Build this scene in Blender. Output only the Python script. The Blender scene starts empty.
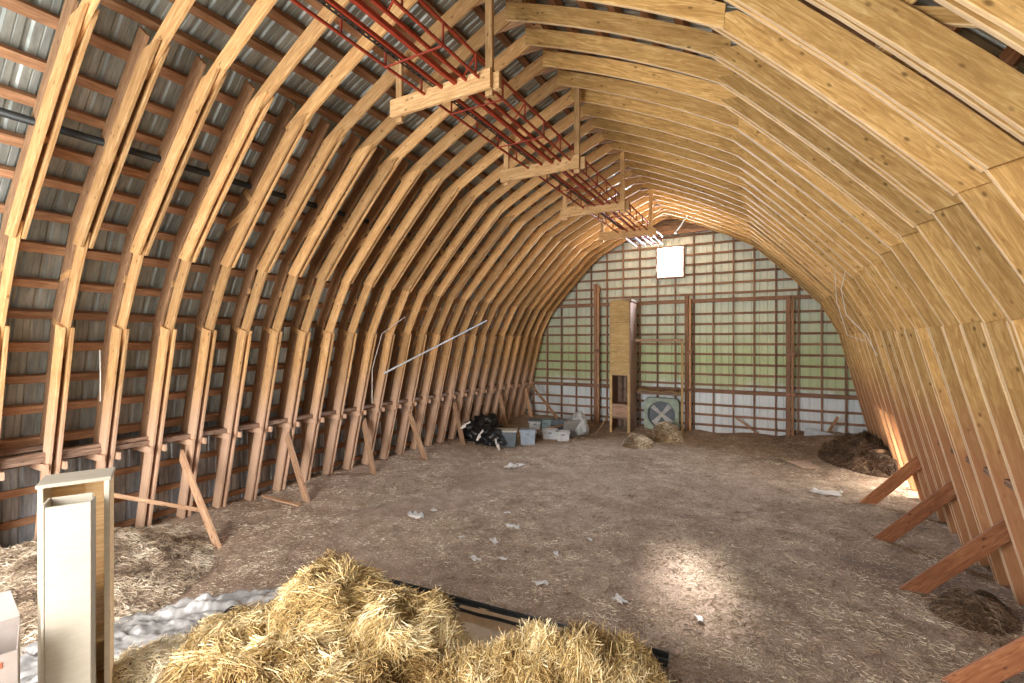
import bpy, bmesh, math, random
from mathutils import Vector, Matrix, noise
random.seed(7)
SC = bpy.context.scene
COL = SC.collection
S = 0.6                       # rib spacing, metres
H = 5.3                       # eye height above the floor, in rib spacings
CX, CZ = 5.15*S, H*S
TH = math.radians(28.77)
FPX = 470.0
def P(hx, y, z): return Vector((hx*S, y*S, (z+H)*S))   # hx: from the barn's centre line, z: from eye level
def ray(u, v, d):             # point at view depth d (metres)
    r = (u-512)/FPX*d; z = CZ-(v-341.5)/FPX*d
    return Vector((CX - d*math.sin(TH) + r*math.cos(TH), d*math.cos(TH)+r*math.sin(TH), z))
def fl(u, v, z=0.0): return ray(u, v, FPX*(CZ-z)/(v-341.5))

# ---------------------------------------------------------------- materials
def new_mat(name):
    m = bpy.data.materials.new(name); m.use_nodes = True
    nt = m.node_tree; nt.nodes.clear()
    out = nt.nodes.new('ShaderNodeOutputMaterial'); b = nt.nodes.new('ShaderNodeBsdfPrincipled')
    nt.links.new(b.outputs[0], out.inputs[0])
    return m, nt, b
def nd(nt, t, **kw):
    n = nt.nodes.new(t)
    for k, v in kw.items(): setattr(n, k, v)
    return n
def ramp(nt, fac, stops):
    r = nd(nt, 'ShaderNodeValToRGB'); cr = r.color_ramp
    while len(cr.elements) < len(stops): cr.elements.new(0.5)
    for e, (p, c) in zip(cr.elements, stops): e.position = p; e.color = (*c, 1)
    nt.links.new(fac, r.inputs[0]); return r.outputs[0]
def mixc(nt, fac, a, b, mode='MIX'):
    n = nd(nt, 'ShaderNodeMix', data_type='RGBA', blend_type=mode)
    for s, v in ((n.inputs[0], fac), (n.inputs[6], a), (n.inputs[7], b)):
        if hasattr(v, 'is_linked') or hasattr(v, 'links'): nt.links.new(v, s)
        else: s.default_value = v if isinstance(v, float) else (*v, 1)
    return n.outputs[2]
def mapping(nt, vec, scale, loc=None):
    mp = nd(nt, 'ShaderNodeMapping'); mp.inputs['Scale'].default_value = scale
    nt.links.new(vec, mp.inputs[0])
    if loc is not None: nt.links.new(loc, mp.inputs['Location'])
    return mp.outputs[0]
def noi(nt, vec, scale, detail=4, rough=.6, dist=0):
    n = nd(nt, 'ShaderNodeTexNoise'); n.inputs['Scale'].default_value = scale
    n.inputs['Detail'].default_value = detail; n.inputs['Roughness'].default_value = rough
    n.inputs['Distortion'].default_value = dist
    nt.links.new(vec, n.inputs['Vector']); return n.outputs['Fac']
def bump(nt, b, h, strength=.3, dist=.01):
    n = nd(nt, 'ShaderNodeBump'); n.inputs['Strength'].default_value = strength
    n.inputs['Distance'].default_value = dist
    nt.links.new(h, n.inputs['Height']); nt.links.new(n.outputs[0], b.inputs['Normal'])
def wood(name, dark, mid, light, rough=.65, stain=0.0, knots=True, low=None, edge=None):
    m, nt, b = new_mat(name)
    tc = nd(nt, 'ShaderNodeTexCoord'); oi = nd(nt, 'ShaderNodeObjectInfo')
    mul = nd(nt, 'ShaderNodeVectorMath', operation='SCALE'); mul.inputs[0].default_value = (13, 7, 5)
    nt.links.new(oi.outputs['Random'], mul.inputs['Scale'])
    v = mapping(nt, tc.outputs['Object'], (1, 1, 1), mul.outputs[0])
    g = noi(nt, mapping(nt, v, (1.3, 14, 14)), 2.2, 6, .65, 1.2)
    c = ramp(nt, g, [(.30, dark), (.46, tuple((a_+b_)/2 for a_, b_ in zip(dark, mid))), (.55, mid), (.72, light)])
    blot = noi(nt, mapping(nt, v, (.6, 1.6, 1.6)), 3.2, 5, .65, .8)
    c = mixc(nt, ramp(nt, blot, [(.50, (0,)*3), (.72, (.42,)*3)]), c, tuple(x*.7 for x in dark))
    if knots:
        vo = nd(nt, 'ShaderNodeTexVoronoi'); vo.inputs['Scale'].default_value = 6.5
        nt.links.new(mapping(nt, v, (.7, 1.4, 1.4)), vo.inputs['Vector'])
        k = ramp(nt, vo.outputs['Distance'], [(.06, (.9,)*3), (.16, (.0,)*3)])
        c = mixc(nt, k, c, tuple(x*.42 for x in dark))
    rv = nd(nt, 'ShaderNodeHueSaturation'); mr = nd(nt, 'ShaderNodeMapRange')
    nt.links.new(oi.outputs['Random'], mr.inputs[0]); mr.inputs[3].default_value = .66; mr.inputs[4].default_value = 1.14
    nt.links.new(mr.outputs[0], rv.inputs['Value']); nt.links.new(c, rv.inputs['Color']); c = rv.outputs[0]
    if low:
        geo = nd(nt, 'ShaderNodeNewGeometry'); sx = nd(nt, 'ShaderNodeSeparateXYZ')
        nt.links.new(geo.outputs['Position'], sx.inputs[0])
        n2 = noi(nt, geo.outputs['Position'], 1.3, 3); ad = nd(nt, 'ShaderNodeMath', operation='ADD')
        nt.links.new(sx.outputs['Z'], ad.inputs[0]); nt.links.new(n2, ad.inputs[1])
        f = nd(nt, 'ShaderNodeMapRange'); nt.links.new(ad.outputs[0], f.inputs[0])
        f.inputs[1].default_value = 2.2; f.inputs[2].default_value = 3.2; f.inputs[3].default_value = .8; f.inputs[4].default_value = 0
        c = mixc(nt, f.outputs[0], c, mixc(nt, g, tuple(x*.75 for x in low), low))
    if edge:                  # light catching the narrow plank edges, mixed into the wood colour
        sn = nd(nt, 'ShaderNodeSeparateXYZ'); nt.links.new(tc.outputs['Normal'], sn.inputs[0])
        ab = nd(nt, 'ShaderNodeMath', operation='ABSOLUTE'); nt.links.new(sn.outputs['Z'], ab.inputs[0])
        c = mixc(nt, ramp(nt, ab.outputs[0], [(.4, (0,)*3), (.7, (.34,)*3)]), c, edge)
    nt.links.new(c, b.inputs['Base Color']); b.inputs['Roughness'].default_value = rough+.12; b.inputs['Specular IOR Level'].default_value = .3
    bump(nt, b, g, .3, .004)
    return m
def metal_sheet(name, cols, bands=None, metallic=.5, rough=.42):
    m, nt, b = new_mat(name)
    tc = nd(nt, 'ShaderNodeTexCoord')
    g = noi(nt, mapping(nt, tc.outputs['Object'], (.6, 2.6, .6)), 1.6, 6, .7)
    c = ramp(nt, g, cols)
    fine = noi(nt, mapping(nt, tc.outputs['Object'], (1, 9, 1)), 3, 4)
    c = mixc(nt, .35, c, ramp(nt, fine, [(.3, (.35,)*3), (.7, (.9,)*3)]), 'OVERLAY')
    if bands:
        sx = nd(nt, 'ShaderNodeSeparateXYZ'); nt.links.new(tc.outputs['Object'], sx.inputs[0])
        n2 = noi(nt, tc.outputs['Object'], .9, 4)
        ad = nd(nt, 'ShaderNodeMath', operation='MULTIPLY_ADD'); nt.links.new(n2, ad.inputs[0]); ad.inputs[1].default_value = 1.2
        nt.links.new(sx.outputs['Z'], ad.inputs[2])
        mr = nd(nt, 'ShaderNodeMapRange'); nt.links.new(ad.outputs[0], mr.inputs[0]); mr.inputs[1].default_value = .6; mr.inputs[2].default_value = 8.6
        c = mixc(nt, .8, c, ramp(nt, mr.outputs[0], bands))
    nt.links.new(c, b.inputs['Base Color']); b.inputs['Metallic'].default_value = metallic
    nt.links.new(ramp(nt, fine, [(.2, (rough-.12,)*3), (.8, (rough+.15,)*3)]), b.inputs['Roughness'])
    return m
def plain(name, col, rough=.6, metallic=0, var=.25, scale=6, bmp=0.0):
    m, nt, b = new_mat(name)
    tc = nd(nt, 'ShaderNodeTexCoord'); n = noi(nt, tc.outputs['Object'], scale, 5)
    c = ramp(nt, n, [(.3, tuple(x*(1-var) for x in col)), (.7, tuple(min(1, x*(1+var*.5)) for x in col))])
    nt.links.new(c, b.inputs['Base Color']); b.inputs['Roughness'].default_value = rough; b.inputs['Metallic'].default_value = metallic
    if bmp: bump(nt, b, n, bmp, .02)
    return m
def straw_mat(name, a, bcol, c2):
    m, nt, b = new_mat(name)
    at = nd(nt, 'ShaderNodeAttribute', attribute_name='tone')
    nt.links.new(ramp(nt, at.outputs['Fac'], [(0, a), (.55, bcol), (1, c2)]), b.inputs['Base Color'])
    b.inputs['Roughness'].default_value = .55
    return m

M = {}
M['rib'] = wood('rib_wood', (.50, .26, .10), (.70, .42, .19), (.85, .60, .32), low=(.70, .47, .34))  # low: pinkish light on the lower left legs, put into the wood colour
M['ribR'] = wood('rib_wood_lit_edge', (.44, .24, .08), (.68, .42, .16), (.84, .60, .29), low=(.40, .17, .085), edge=(.95, .78, .55))
M['purlin'] = wood('purlin_wood', (.26, .13, .07), (.44, .24, .13), (.58, .34, .19), knots=False)
M['outer'] = wood('outer_rafter_wood', (.26, .14, .075), (.42, .25, .14), (.56, .36, .21))
M['brace'] = wood('brace_wood', (.36, .19, .10), (.58, .36, .22), (.74, .52, .34))
M['braceR'] = wood('brace_wood_red', (.24, .085, .035), (.40, .16, .07), (.55, .26, .12))
M['hang'] = wood('hanger_wood', (.50, .28, .12), (.72, .46, .23), (.86, .62, .36))
M['gable'] = wood('gable_wood', (.22, .12, .08), (.38, .22, .145), (.50, .32, .22), knots=False)
M['old'] = wood('old_grey_wood', (.15, .09, .06), (.32, .21, .15), (.50, .37, .28))
M['chute'] = wood('chute_plywood', (.50, .34, .14), (.72, .52, .25), (.84, .68, .40), knots=False)
M['chute_old'] = wood('chute_side_boards', (.24, .15, .11), (.42, .28, .21), (.58, .42, .32), knots=False)
M['pine'] = wood('shelf_pine', (.60, .40, .20), (.78, .57, .32), (.88, .70, .45), knots=False, rough=.5)
M['white'] = wood('painted_white_board', (.52, .47, .38), (.56, .51, .42), (.58, .54, .45), knots=False, rough=.45)
M['skin'] = metal_sheet('roof_sheet', [(.25, (.15, .17, .165)), (.5, (.30, .33, .32)), (.75, (.50, .52, .50))])
M['skinlow'] = metal_sheet('low_wall_sheet', [(.25, (.16, .16, .16)), (.5, (.34, .36, .38)), (.75, (.62, .66, .70))])
M['end'] = metal_sheet('gable_sheet', [(.25, (.42, .48, .44)), (.5, (.62, .68, .62)), (.75, (.80, .84, .80))],
     bands=[(.0, (.78, .84, .90)), (.19, (.78, .86, .92)), (.225, (.50, .58, .30)), (.33, (.43, .54, .22)), (.42, (.55, .63, .42)), (.55, (.62, .69, .58)), (.8, (.70, .76, .73)), (1, (.74, .80, .84))], metallic=.15, rough=.5)
M['red'] = plain('red_paint', (.40, .05, .025), .45, .2, .3, 9)
M['reddark'] = plain('rusty_red', (.34, .05, .03), .6, .2, .4, 9)
M['chain'] = plain('dark_chain', (.06, .055, .05), .5, .6)
M['black'] = plain('black_plastic', (.012, .013, .015), .35, 0, .3, 9, .3)
M['rubber'] = plain('black_rubber', (.02, .024, .026), .5, 0, .3, 9, .1)
M['steel'] = plain('galvanised_steel', (.5, .52, .54), .4, .7)
M['bluegrey'] = plain('blue_grey_plastic', (.36, .43, .52), .4)
M['palegrey'] = plain('pale_grey_plastic', (.62, .64, .66), .4)
M['slate'] = plain('slate_plastic', (.14, .17, .20), .45)
M['teal'] = plain('teal_grey_plastic', (.32, .45, .48), .45)
M['cream'] = plain('cream_plastic', (.62, .60, .52), .45)
M['sheet'] = plain('white_sheeting', (.42, .41, .40), .35, 0, .7, 2.6, .3)
M['sack'] = plain('woven_sack', (.50, .52, .53), .6, 0, .4, 8, .4)
M['grey_board'] = plain('grey_board', (.30, .30, .29), .7, 0, .3)
M['card'] = plain('cardboard', (.52, .36, .26), .85, 0, .2, 8)
M['whitecard'] = plain('white_printed_card', (.36, .31, .28), .6, 0, .12, 8)
M['redprint'] = plain('red_print', (.70, .13, .07), .6, 0, .15, 20)
M['paper'] = plain('paper_scrap', (.72, .68, .64), .8, 0, .25)
M['foam'] = plain('beige_board', (.66, .52, .36), .8, 0, .2)
M['fan_green'] = plain('fan_housing_green', (.40, .50, .42), .6, .1, .4)
M['rope'] = plain('pale_twine', (.72, .68, .62), .8)
M['clod'] = plain('matted_hay', (.09, .05, .03), .95, 0, .5, 22, .8)
M['haymat'] = plain('loose_hay', (.34, .23, .12), .95, 0, .5, 18, .8)
M['straw'] = straw_mat('straw_stalks', (.20, .11, .035), (.64, .46, .19), (.90, .78, .50))
M['strawp'] = straw_mat('pale_straw_stalks', (.50, .38, .22), (.86, .75, .52), (.95, .90, .76))
M['litter'] = straw_mat('straw_litter', (.12, .075, .045), (.52, .40, .27), (.92, .83, .66))
M['darkstraw'] = straw_mat('dark_hay', (.05, .03, .018), (.15, .09, .05), (.34, .24, .15))
M['strawbase'] = plain('straw_heap_body', (.20, .12, .045), .95, 0, .6, 14, .8)
def floor_mat():
    m, nt, b = new_mat('dirt_floor')
    tc = nd(nt, 'ShaderNodeTexCoord'); o = tc.outputs['Object']
    big = noi(nt, o, .45, 4, .6, .6); mid = noi(nt, o, 3.5, 5, .7); fine = noi(nt, o, 38, 5, .75)
    c = ramp(nt, big, [(.30, (.20, .13, .09)), (.42, (.36, .25, .18)), (.52, (.46, .335, .25)), (.62, (.40, .30, .21)), (.75, (.50, .40, .29))])
    c = mixc(nt, ramp(nt, mid, [(.42, (0,)*3), (.62, (.75,)*3)]), c, (.26, .18, .12))
    c = mixc(nt, .85, c, ramp(nt, fine, [(.3, (.22,)*3), (.5, (.5,)*3), (.72, (.85,)*3)]), 'OVERLAY')
    nt.links.new(c, b.inputs['Base Color']); b.inputs['Roughness'].default_value = .95
    bump(nt, b, fine, .7, .03)
    return m
M['floor'] = floor_mat()
def glass_mat():
    m = bpy.data.materials.new('window_glass'); m.use_nodes = True; nt = m.node_tree; nt.nodes.clear()
    out = nt.nodes.new('ShaderNodeOutputMaterial'); t = nt.nodes.new('ShaderNodeBsdfTransparent'); g = nt.nodes.new('ShaderNodeBsdfGlossy')
    g.inputs['Roughness'].default_value = .05; mx = nt.nodes.new('ShaderNodeMixShader'); mx.inputs[0].default_value = .06
    nt.links.new(t.outputs[0], mx.inputs[1]); nt.links.new(g.outputs[0], mx.inputs[2]); nt.links.new(mx.outputs[0], out.inputs[0])
    return m
M['glass'] = glass_mat()

# ---------------------------------------------------------------- object helpers
def wm(o):
    m = o.matrix_basis.copy()
    return wm(o.parent) @ m if o.parent else m
def ob(name, me, mat=None, parent=None, mtx=None):
    o = bpy.data.objects.new(name, me); COL.objects.link(o)
    if mat is not None and len(me.materials) == 0: me.materials.append(mat)
    if parent is not None:
        o.parent = parent
        if mtx is not None: o.matrix_basis = wm(parent).inverted() @ mtx
    elif mtx is not None: o.matrix_world = mtx
    return o
def tag(o, label=None, cat=None, group=None, kind=None):
    if label: o['label'] = label
    if cat: o['category'] = cat
    if group: o['group'] = group
    if kind: o['kind'] = kind
    return o
def empty(name, loc, label=None, cat=None, group=None):
    o = bpy.data.objects.new(name, None); COL.objects.link(o); o.location = loc; o.empty_display_size = .1
    return tag(o, label, cat, group)
def pyd(name, vs, fs, smooth=False):
    me = bpy.data.meshes.new(name); me.from_pydata([tuple(v) for v in vs], [], fs); me.update()
    if smooth:
        for p in me.polygons: p.use_smooth = True
    return me
def beam_mesh(L, th, dp, bulge=0.0, seg=1, c=.005, slant0=0.0, slant1=0.0, wob=.0):
    """local X along, Y thickness (centred), Z depth from 0 outward"""
    cs = [(-th/2+c, 0), (th/2-c, 0), (th/2, c), (th/2, dp-c), (th/2-c, dp), (-th/2+c, dp), (-th/2, dp-c), (-th/2, c)]
    vs = []; fs = []
    for i in range(seg+1):
        t = i/seg; b = 4*t*(1-t)*bulge
        w = random.uniform(-wob, wob); w2 = random.uniform(-wob, wob)
        for (y, z) in cs:
            x = L*t
            if i == 0: x += slant0*z
            if i == seg: x += slant1*z
            vs.append((x, y+w2, z+b+w))
    for i in range(seg):
        for j in range(8):
            a = i*8+j; bb = i*8+(j+1) % 8
            fs.append((a, a+8, bb+8, bb))
    fs.append(tuple(range(8))); fs.append(tuple(reversed(range(seg*8, seg*8+8))))
    return pyd('beam', vs, fs)
def frame_mtx(p0, p1, up):
    x = (p1-p0).normalized(); z = (up - x*up.dot(x)).normalized(); y = z.cross(x)
    m = Matrix((x, y, z)).transposed().to_4x4(); m.translation = p0
    return m
def beam(name, p0, p1, up, th, dp, mat, parent=None, **kw):
    p0 = Vector(p0); p1 = Vector(p1)
    return ob(name, beam_mesh((p1-p0).length, th, dp, **kw), mat, parent, frame_mtx(p0, p1, Vector(up)))
def box_bm(bm, lo, hi, bev=0.0):
    r = bmesh.ops.create_cube(bm, size=1)
    for v in r['verts']:
        v.co = Vector([lo[i] + (v.co[i]+.5)*(hi[i]-lo[i]) for i in range(3)])
    if bev:
        es = {e for v in r['verts'] for e in v.link_edges}
        bmesh.ops.bevel(bm, geom=list(es), offset=bev, segments=2, affect='EDGES')
def bmo(name, bm, mat, parent=None, mtx=None, smooth=False):
    me = bpy.data.meshes.new(name); bm.to_mesh(me); bm.free()
    if smooth:
        for p in me.polygons: p.use_smooth = True
    return ob(name, me, mat, parent, mtx)
def boxo(name, lo, hi, mat, parent=None, bev=.004, mtx=None):
    bm = bmesh.new(); box_bm(bm, lo, hi, bev); return bmo(name, bm, mat, parent, mtx)
def tube_mesh(pts, r, n=8, closed=False):
    vs = []; fs = []; pts = [Vector(p) for p in pts]; N = len(pts)
    for i, p in enumerate(pts):
        t = (pts[(i+1) % N]-pts[i-1]) if closed else (pts[min(i+1, N-1)]-pts[max(i-1, 0)])
        t.normalize(); a = Vector((0, 0, 1)) if abs(t.z) < .9 else Vector((1, 0, 0))
        u = t.cross(a).normalized(); w = t.cross(u)
        for k in range(n):
            q = 2*math.pi*k/n; vs.append(p+u*r*math.cos(q)+w*r*math.sin(q))
    for i in range(N if closed else N-1):
        for k in range(n):
            a = i*n+k; b = i*n+(k+1) % n; j = (i+1) % N
            fs.append((a, b, j*n+(k+1) % n, j*n+k))
    if not closed: fs.append(tuple(reversed(range(n)))); fs.append(tuple(range((N-1)*n, N*n)))
    return pyd('tube', vs, fs, True)
ORD = ['first', 'second', 'third', 'fourth', 'fifth', 'sixth', 'seventh', 'eighth', 'ninth', 'tenth', 'eleventh', 'twelfth',
  'thirteenth', 'fourteenth', 'fifteenth', 'sixteenth', 'seventeenth', 'eighteenth', 'nineteenth', 'twentieth', 'twenty-first',
  'twenty-second', 'twenty-third', 'twenty-fourth', 'twenty-fifth', 'twenty-sixth', 'twenty-seventh', 'twenty-eighth', 'twenty-ninth', 'thirtieth']

# ---------------------------------------------------------------- arch profile (half widths, heights from eye level)
IN = [(9.55, -5.35), (8.15, .28), (7.3, 1.95), (4.4, 5.05), (0, 7.2)]       # inner edge of the ribs
OUT = [(9.75, -2.65), (9.0, .5), (7.95, 2.6), (4.95, 5.85), (0, 8.05)]      # outer edge of the ribs
Y0, Y1 = -3.2, 28.6
RIBS = [3.3+k for k in range(0, 26)]
def out_z(hx, prof=OUT):
    hx = abs(hx)
    for (a, za), (b, zb) in zip(prof, prof[1:]):
        if b <= hx <= a: return za+(zb-za)*(a-hx)/(a-b)
    return prof[0][1]

# ---------------------------------------------------------------- floor
def floor_h(x, y):
    hx = x/S; yy = y/S
    h = .05*noise.noise(Vector((x*.5, y*.5, 0))) + .025*noise.noise(Vector((x*1.7, y*1.7, 3)))+.012*noise.noise(Vector((x*5, y*5, 5)))
    t = min(1, max(0, (-hx-6.6)/2.6)); h += .13*t*t*(3-2*t)*(1+.5*noise.noise(Vector((x*.8, y*.8, 9))))
    tr = -hx-6.3; h -= .05*math.exp(-(tr/.5)**2)
    t = min(1, max(0, (yy-25.5)/3)); h += (.12+.10*noise.noise(Vector((x*.9, y*.9, 1))))*t
    t = min(1, max(0, (yy-20)/7))*min(1, max(0, (hx-5.5)/2.5)); h += .3*t
    return h
def grid(x0, x1, y0, y1, step, hf):
    nx = int((x1-x0)/step)+1; ny = int((y1-y0)/step)+1; vs = []; fs = []
    for j in range(ny+1):
        for i in range(nx+1):
            x = x0+(x1-x0)*i/nx; y = y0+(y1-y0)*j/ny; vs.append((x, y, hf(x, y)))
    for j in range(ny):
        for i in range(nx):
            a = j*(nx+1)+i; fs.append((a, a+1, a+nx+2, a+nx+1))
    return vs, fs
vs, fs = grid(-10.2*S, 10.2*S, Y0*S, 29.2*S, .09, floor_h)
tag(ob('floor', pyd('floor', vs, fs, True), M['floor']), kind='structure')

# ---------------------------------------------------------------- corrugated skin
def corr(y0, y1, pitch=.205, h=.022):
    ys = []; y = y0
    while y < y1:
        for dy, o in ((0, 0), (.02, h), (.05, h), (.07, 0), (.135, 0), (.14, h*.3), (.15, h*.3), (.155, 0)):
            if y+dy <= y1: ys.append((y+dy, o))
        y += pitch
    ys.append((y1, 0)); return ys
def skin(name, prof, mat, y0=Y0*S, y1=29.0*S, holes=()):
    # prof: list of (x, z) metres; normal offset outward from interior is -n
    ys = corr(y0, y1); vs = []; fs = []; n = len(prof)
    for (y, o) in ys:
        for i, (x, z) in enumerate(prof):
            a = prof[max(0, i-1)]; b = prof[min(n-1, i+1)]
            t = Vector((b[0]-a[0], b[1]-a[1])).normalized(); nn = Vector((-t.y, t.x))
            vs.append((x+nn.x*o, y, z+nn.y*o))
    for j in range(len(ys)-1):
        ym = (ys[j][0]+ys[j+1][0])/2
        for i in range(n-1):
            zm = (prof[i][1]+prof[i+1][1])/2
            if any(a < ym < b and c < zm < d for a, b, c, d in holes): continue
            fs.append((j*n+i, j*n+i+1, (j+1)*n+i+1, (j+1)*n+i))
    me = pyd(name, vs, fs)
    o = ob(name, me, mat); tag(o, kind='structure')
    md = o.modifiers.new('thick', 'SOLIDIFY'); md.thickness = .003
    return o
def off(prof, d):             # offset outwards, in spacings
    r = []
    for i, (x, z) in enumerate(prof):
        a = prof[max(0, i-1)]; b = prof[min(len(prof)-1, i+1)]
        t = Vector((b[0]-a[0], b[1]-a[1])).normalized(); r.append((x+t.y*d if x > 0 or i < len(prof)-1 else 0, z-t.x*d if i < len(prof)-1 else z+d*1.1))
    return r
SKP = off(OUT, .20)
def dense(prof):
    r = []
    for a, b in zip(prof, prof[1:]):
        for k in range(2): r.append((a[0]+(b[0]-a[0])*k/2, a[1]+(b[1]-a[1])*k/2))
    return r+[prof[-1]]
D = dense(SKP)
left = [(-x*S, (z+H)*S) for x, z in D]; right = [(x*S, (z+H)*S) for x, z in reversed(D)]
skin('ceiling', left+right[1:], M['skin'])
lw = [(-SKP[0][0]*S, z) for z in (-.1, .8, 1.65)]
skin('wall_left', lw, M['skinlow'])
rwp = [(SKP[0][0]*S, z) for z in (1.65, 1.3, .1, -.1)]
skin('wall_right', rwp, M['skinlow'], holes=[(20.2*S, 22.6*S, .0, 1.32)])

# ---------------------------------------------------------------- ribs
BT = .040; DP = .35*S
def make_rib(y):
    root = empty('arch_rib', P(0, y, -H))
    def seg(name, sgn, i, prof, dys, dp, mat, bulge=0, e0=0, e1=0, d=0, s0=0, s1=0):
        a, b = prof[i], prof[i+1]
        p0 = P(sgn*a[0], y, a[1]); p1 = P(sgn*b[0], y, b[1]); t = (p1-p0).normalized()
        n = Vector((t.z, 0, -t.x)) if sgn > 0 else Vector((-t.z, 0, t.x))
        if n.dot(p0-P(0, y, 0)) < 0: n = -n
        p0 = p0-t*e0*S; p1 = p1+t*e1*S
        for dy in dys:
            o = Vector((0, dy, 0))+n*d
            beam(name, p0+o, p1+o, n, BT, dp, mat, root, bulge=bulge*S, seg=6 if bulge else 2, wob=.002, slant0=s0, slant1=s1)
    for sgn in (-1, 1):
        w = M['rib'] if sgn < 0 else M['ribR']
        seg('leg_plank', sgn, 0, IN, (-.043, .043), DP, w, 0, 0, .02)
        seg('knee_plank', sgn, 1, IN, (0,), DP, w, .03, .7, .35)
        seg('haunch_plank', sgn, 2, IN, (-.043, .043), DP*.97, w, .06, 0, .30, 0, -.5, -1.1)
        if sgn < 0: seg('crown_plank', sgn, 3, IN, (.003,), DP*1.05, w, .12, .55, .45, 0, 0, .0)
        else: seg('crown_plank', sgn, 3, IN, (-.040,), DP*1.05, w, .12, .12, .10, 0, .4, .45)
        # outer rafter
        OI = off(OUT, -.36)
        for i in (0, 1, 2):
            seg('outer_rafter', sgn, i, OI, (0.0,), .36*S, M['outer'], 0, 0, .1 if i < 2 else 0)
        # wall post under the plate
        beam('wall_post', P(sgn*9.62, y+.08, -H-.05), P(sgn*9.62, y+.08, -2.85), (sgn, 0, 0), .05, .14, M['outer'], root)
        # webs between the inner and the outer chord
        for (ax, az, bx, bz) in ((6.35, 3.35, 7.5, 2.9), (6.35, 3.4, 6.75, 3.8), (8.55, .2, 8.95, .4), (8.05, 1.4, 8.5, 1.3)):
            p0 = P(sgn*ax, y, az); p1 = P(sgn*bx, y, bz)
            beam('web_block', p0, p1, (0, 0, 1), .034, .10, w, root)
        bm = bmesh.new(); box_bm(bm, (-.04, -.022, -.05), (.05, .0645, .05), .004)
        bmo('spacer_block', bm, w, root, Matrix.Translation(P(sgn*6.15, y, 3.62)) @ Matrix.Rotation(sgn*.8, 4, 'Y'))
        # cleats carrying the ledge
        for dy in ((-.095, .095) if sgn < 0 else ()):
            beam('cleat', P(sgn*(8.80 if sgn < 0 else 9.3), y, -2.72)+Vector((0, dy, 0)), P(sgn*9.7, y, -2.72)+Vector((0, dy, 0)), (0, 0, -1), .035, .10, w, root)
    beam('apex_tie', P(-.75, y+.07, 7.12), P(.75, y+.07, 7.12), (0, 0, 1), .03, .13, M['outer'], root)
    return root
proto = make_rib(RIBS[0])
ribs = []
PARTS = list(proto.children)
for i, y in enumerate(RIBS):
    if i == 0: r = proto
    else:
        r = proto.copy(); COL.objects.link(r); r.location = P(0, y, -H)
        for ch in PARTS:
            c = ch.copy(); COL.objects.link(c); c.parent = r
            c.location = ch.location + (0 if ch.name.split('.')[0] in ('web_block', 'spacer_block', 'cleat') else 1)*Vector((random.uniform(-.008, .008), random.uniform(-.008, .008), random.uniform(-.006, .006)))
    tag(r, 'arched rib of pale timber planks spanning the barn, %s counted from the camera end' % ORD[i], 'arch rib', 'timber arch ribs of the barn')
    ribs.append(r)

# ---------------------------------------------------------------- purlins
PUR = off(OUT, .0)
def along(prof, s):
    for a, b in zip(prof, prof[1:]):
        L = math.hypot(b[0]-a[0], b[1]-a[1])
        if s <= L: t = s/L; return (a[0]+(b[0]-a[0])*t, a[1]+(b[1]-a[1])*t), Vector((b[0]-a[0], b[1]-a[1])).normalized()
        s -= L
    return prof[-1], Vector((-1, .4)).normalized()
tot = sum(math.hypot(b[0]-a[0], b[1]-a[1]) for a, b in zip(PUR, PUR[1:]))
npu = 21
for sgn in (-1, 1):
    for i in range(npu):
        (x, z), t = along(PUR, .35+i*(tot-.5)/(npu-1)+random.uniform(-.05, .05))
        n = Vector((sgn*t.y, 0, -t.x)); n.z = abs(n.z)
        nn = Vector((sgn*abs(t.y), 0, abs(t.x)))
        o = beam('roof_purlin', P(sgn*x, Y0, z), P(sgn*x, 28.9, z), nn, .105 if i % 3 else .12, .105, M['purlin'], seg=24, wob=.004)
        side = 'left' if sgn < 0 else 'right'
        tag(o, 'brown roof purlin along the %s slope, %s row up from the wall plate' % (side, ORD[i]), 'purlin', 'roof purlins on the %s slope' % side)
for sgn in (-1, 1):
    side = 'left' if sgn < 0 else 'right'
    o = beam('wall_plate', P(sgn*9.68, Y0, -2.82), P(sgn*9.68, 28.8, -2.82), (0, 0, 1), .16, .13, M['old'], seg=16, wob=.004)
    tag(o, 'weathered timber plate along the top of the low %s wall' % side, 'wall plate')
    o = beam('ledge_plank', P(sgn*9.2, Y0, -2.7), P(sgn*9.2, 28.5, -2.7), (0, 0, 1), .22, .075, M['old'], seg=16, wob=.010)
    tag(o, 'rough brown plank ledge on the cleats behind the %s rib legs' % side, 'plank')
    for i, z in enumerate((-4.85, -4.15, -3.45)):
        ya, yb = Y0, 28.8
        o = beam('wall_girt', P(sgn*9.86, ya, z), P(sgn*9.86, yb if sgn < 0 else 20.1, z), (sgn, 0, 0), .10, .04, M['purlin'], seg=16, wob=.005)
        tag(o, 'horizontal girt on the low %s wall, %s above the floor' % (side, ORD[i]), 'girt', 'girts of the low %s wall' % side)

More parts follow.
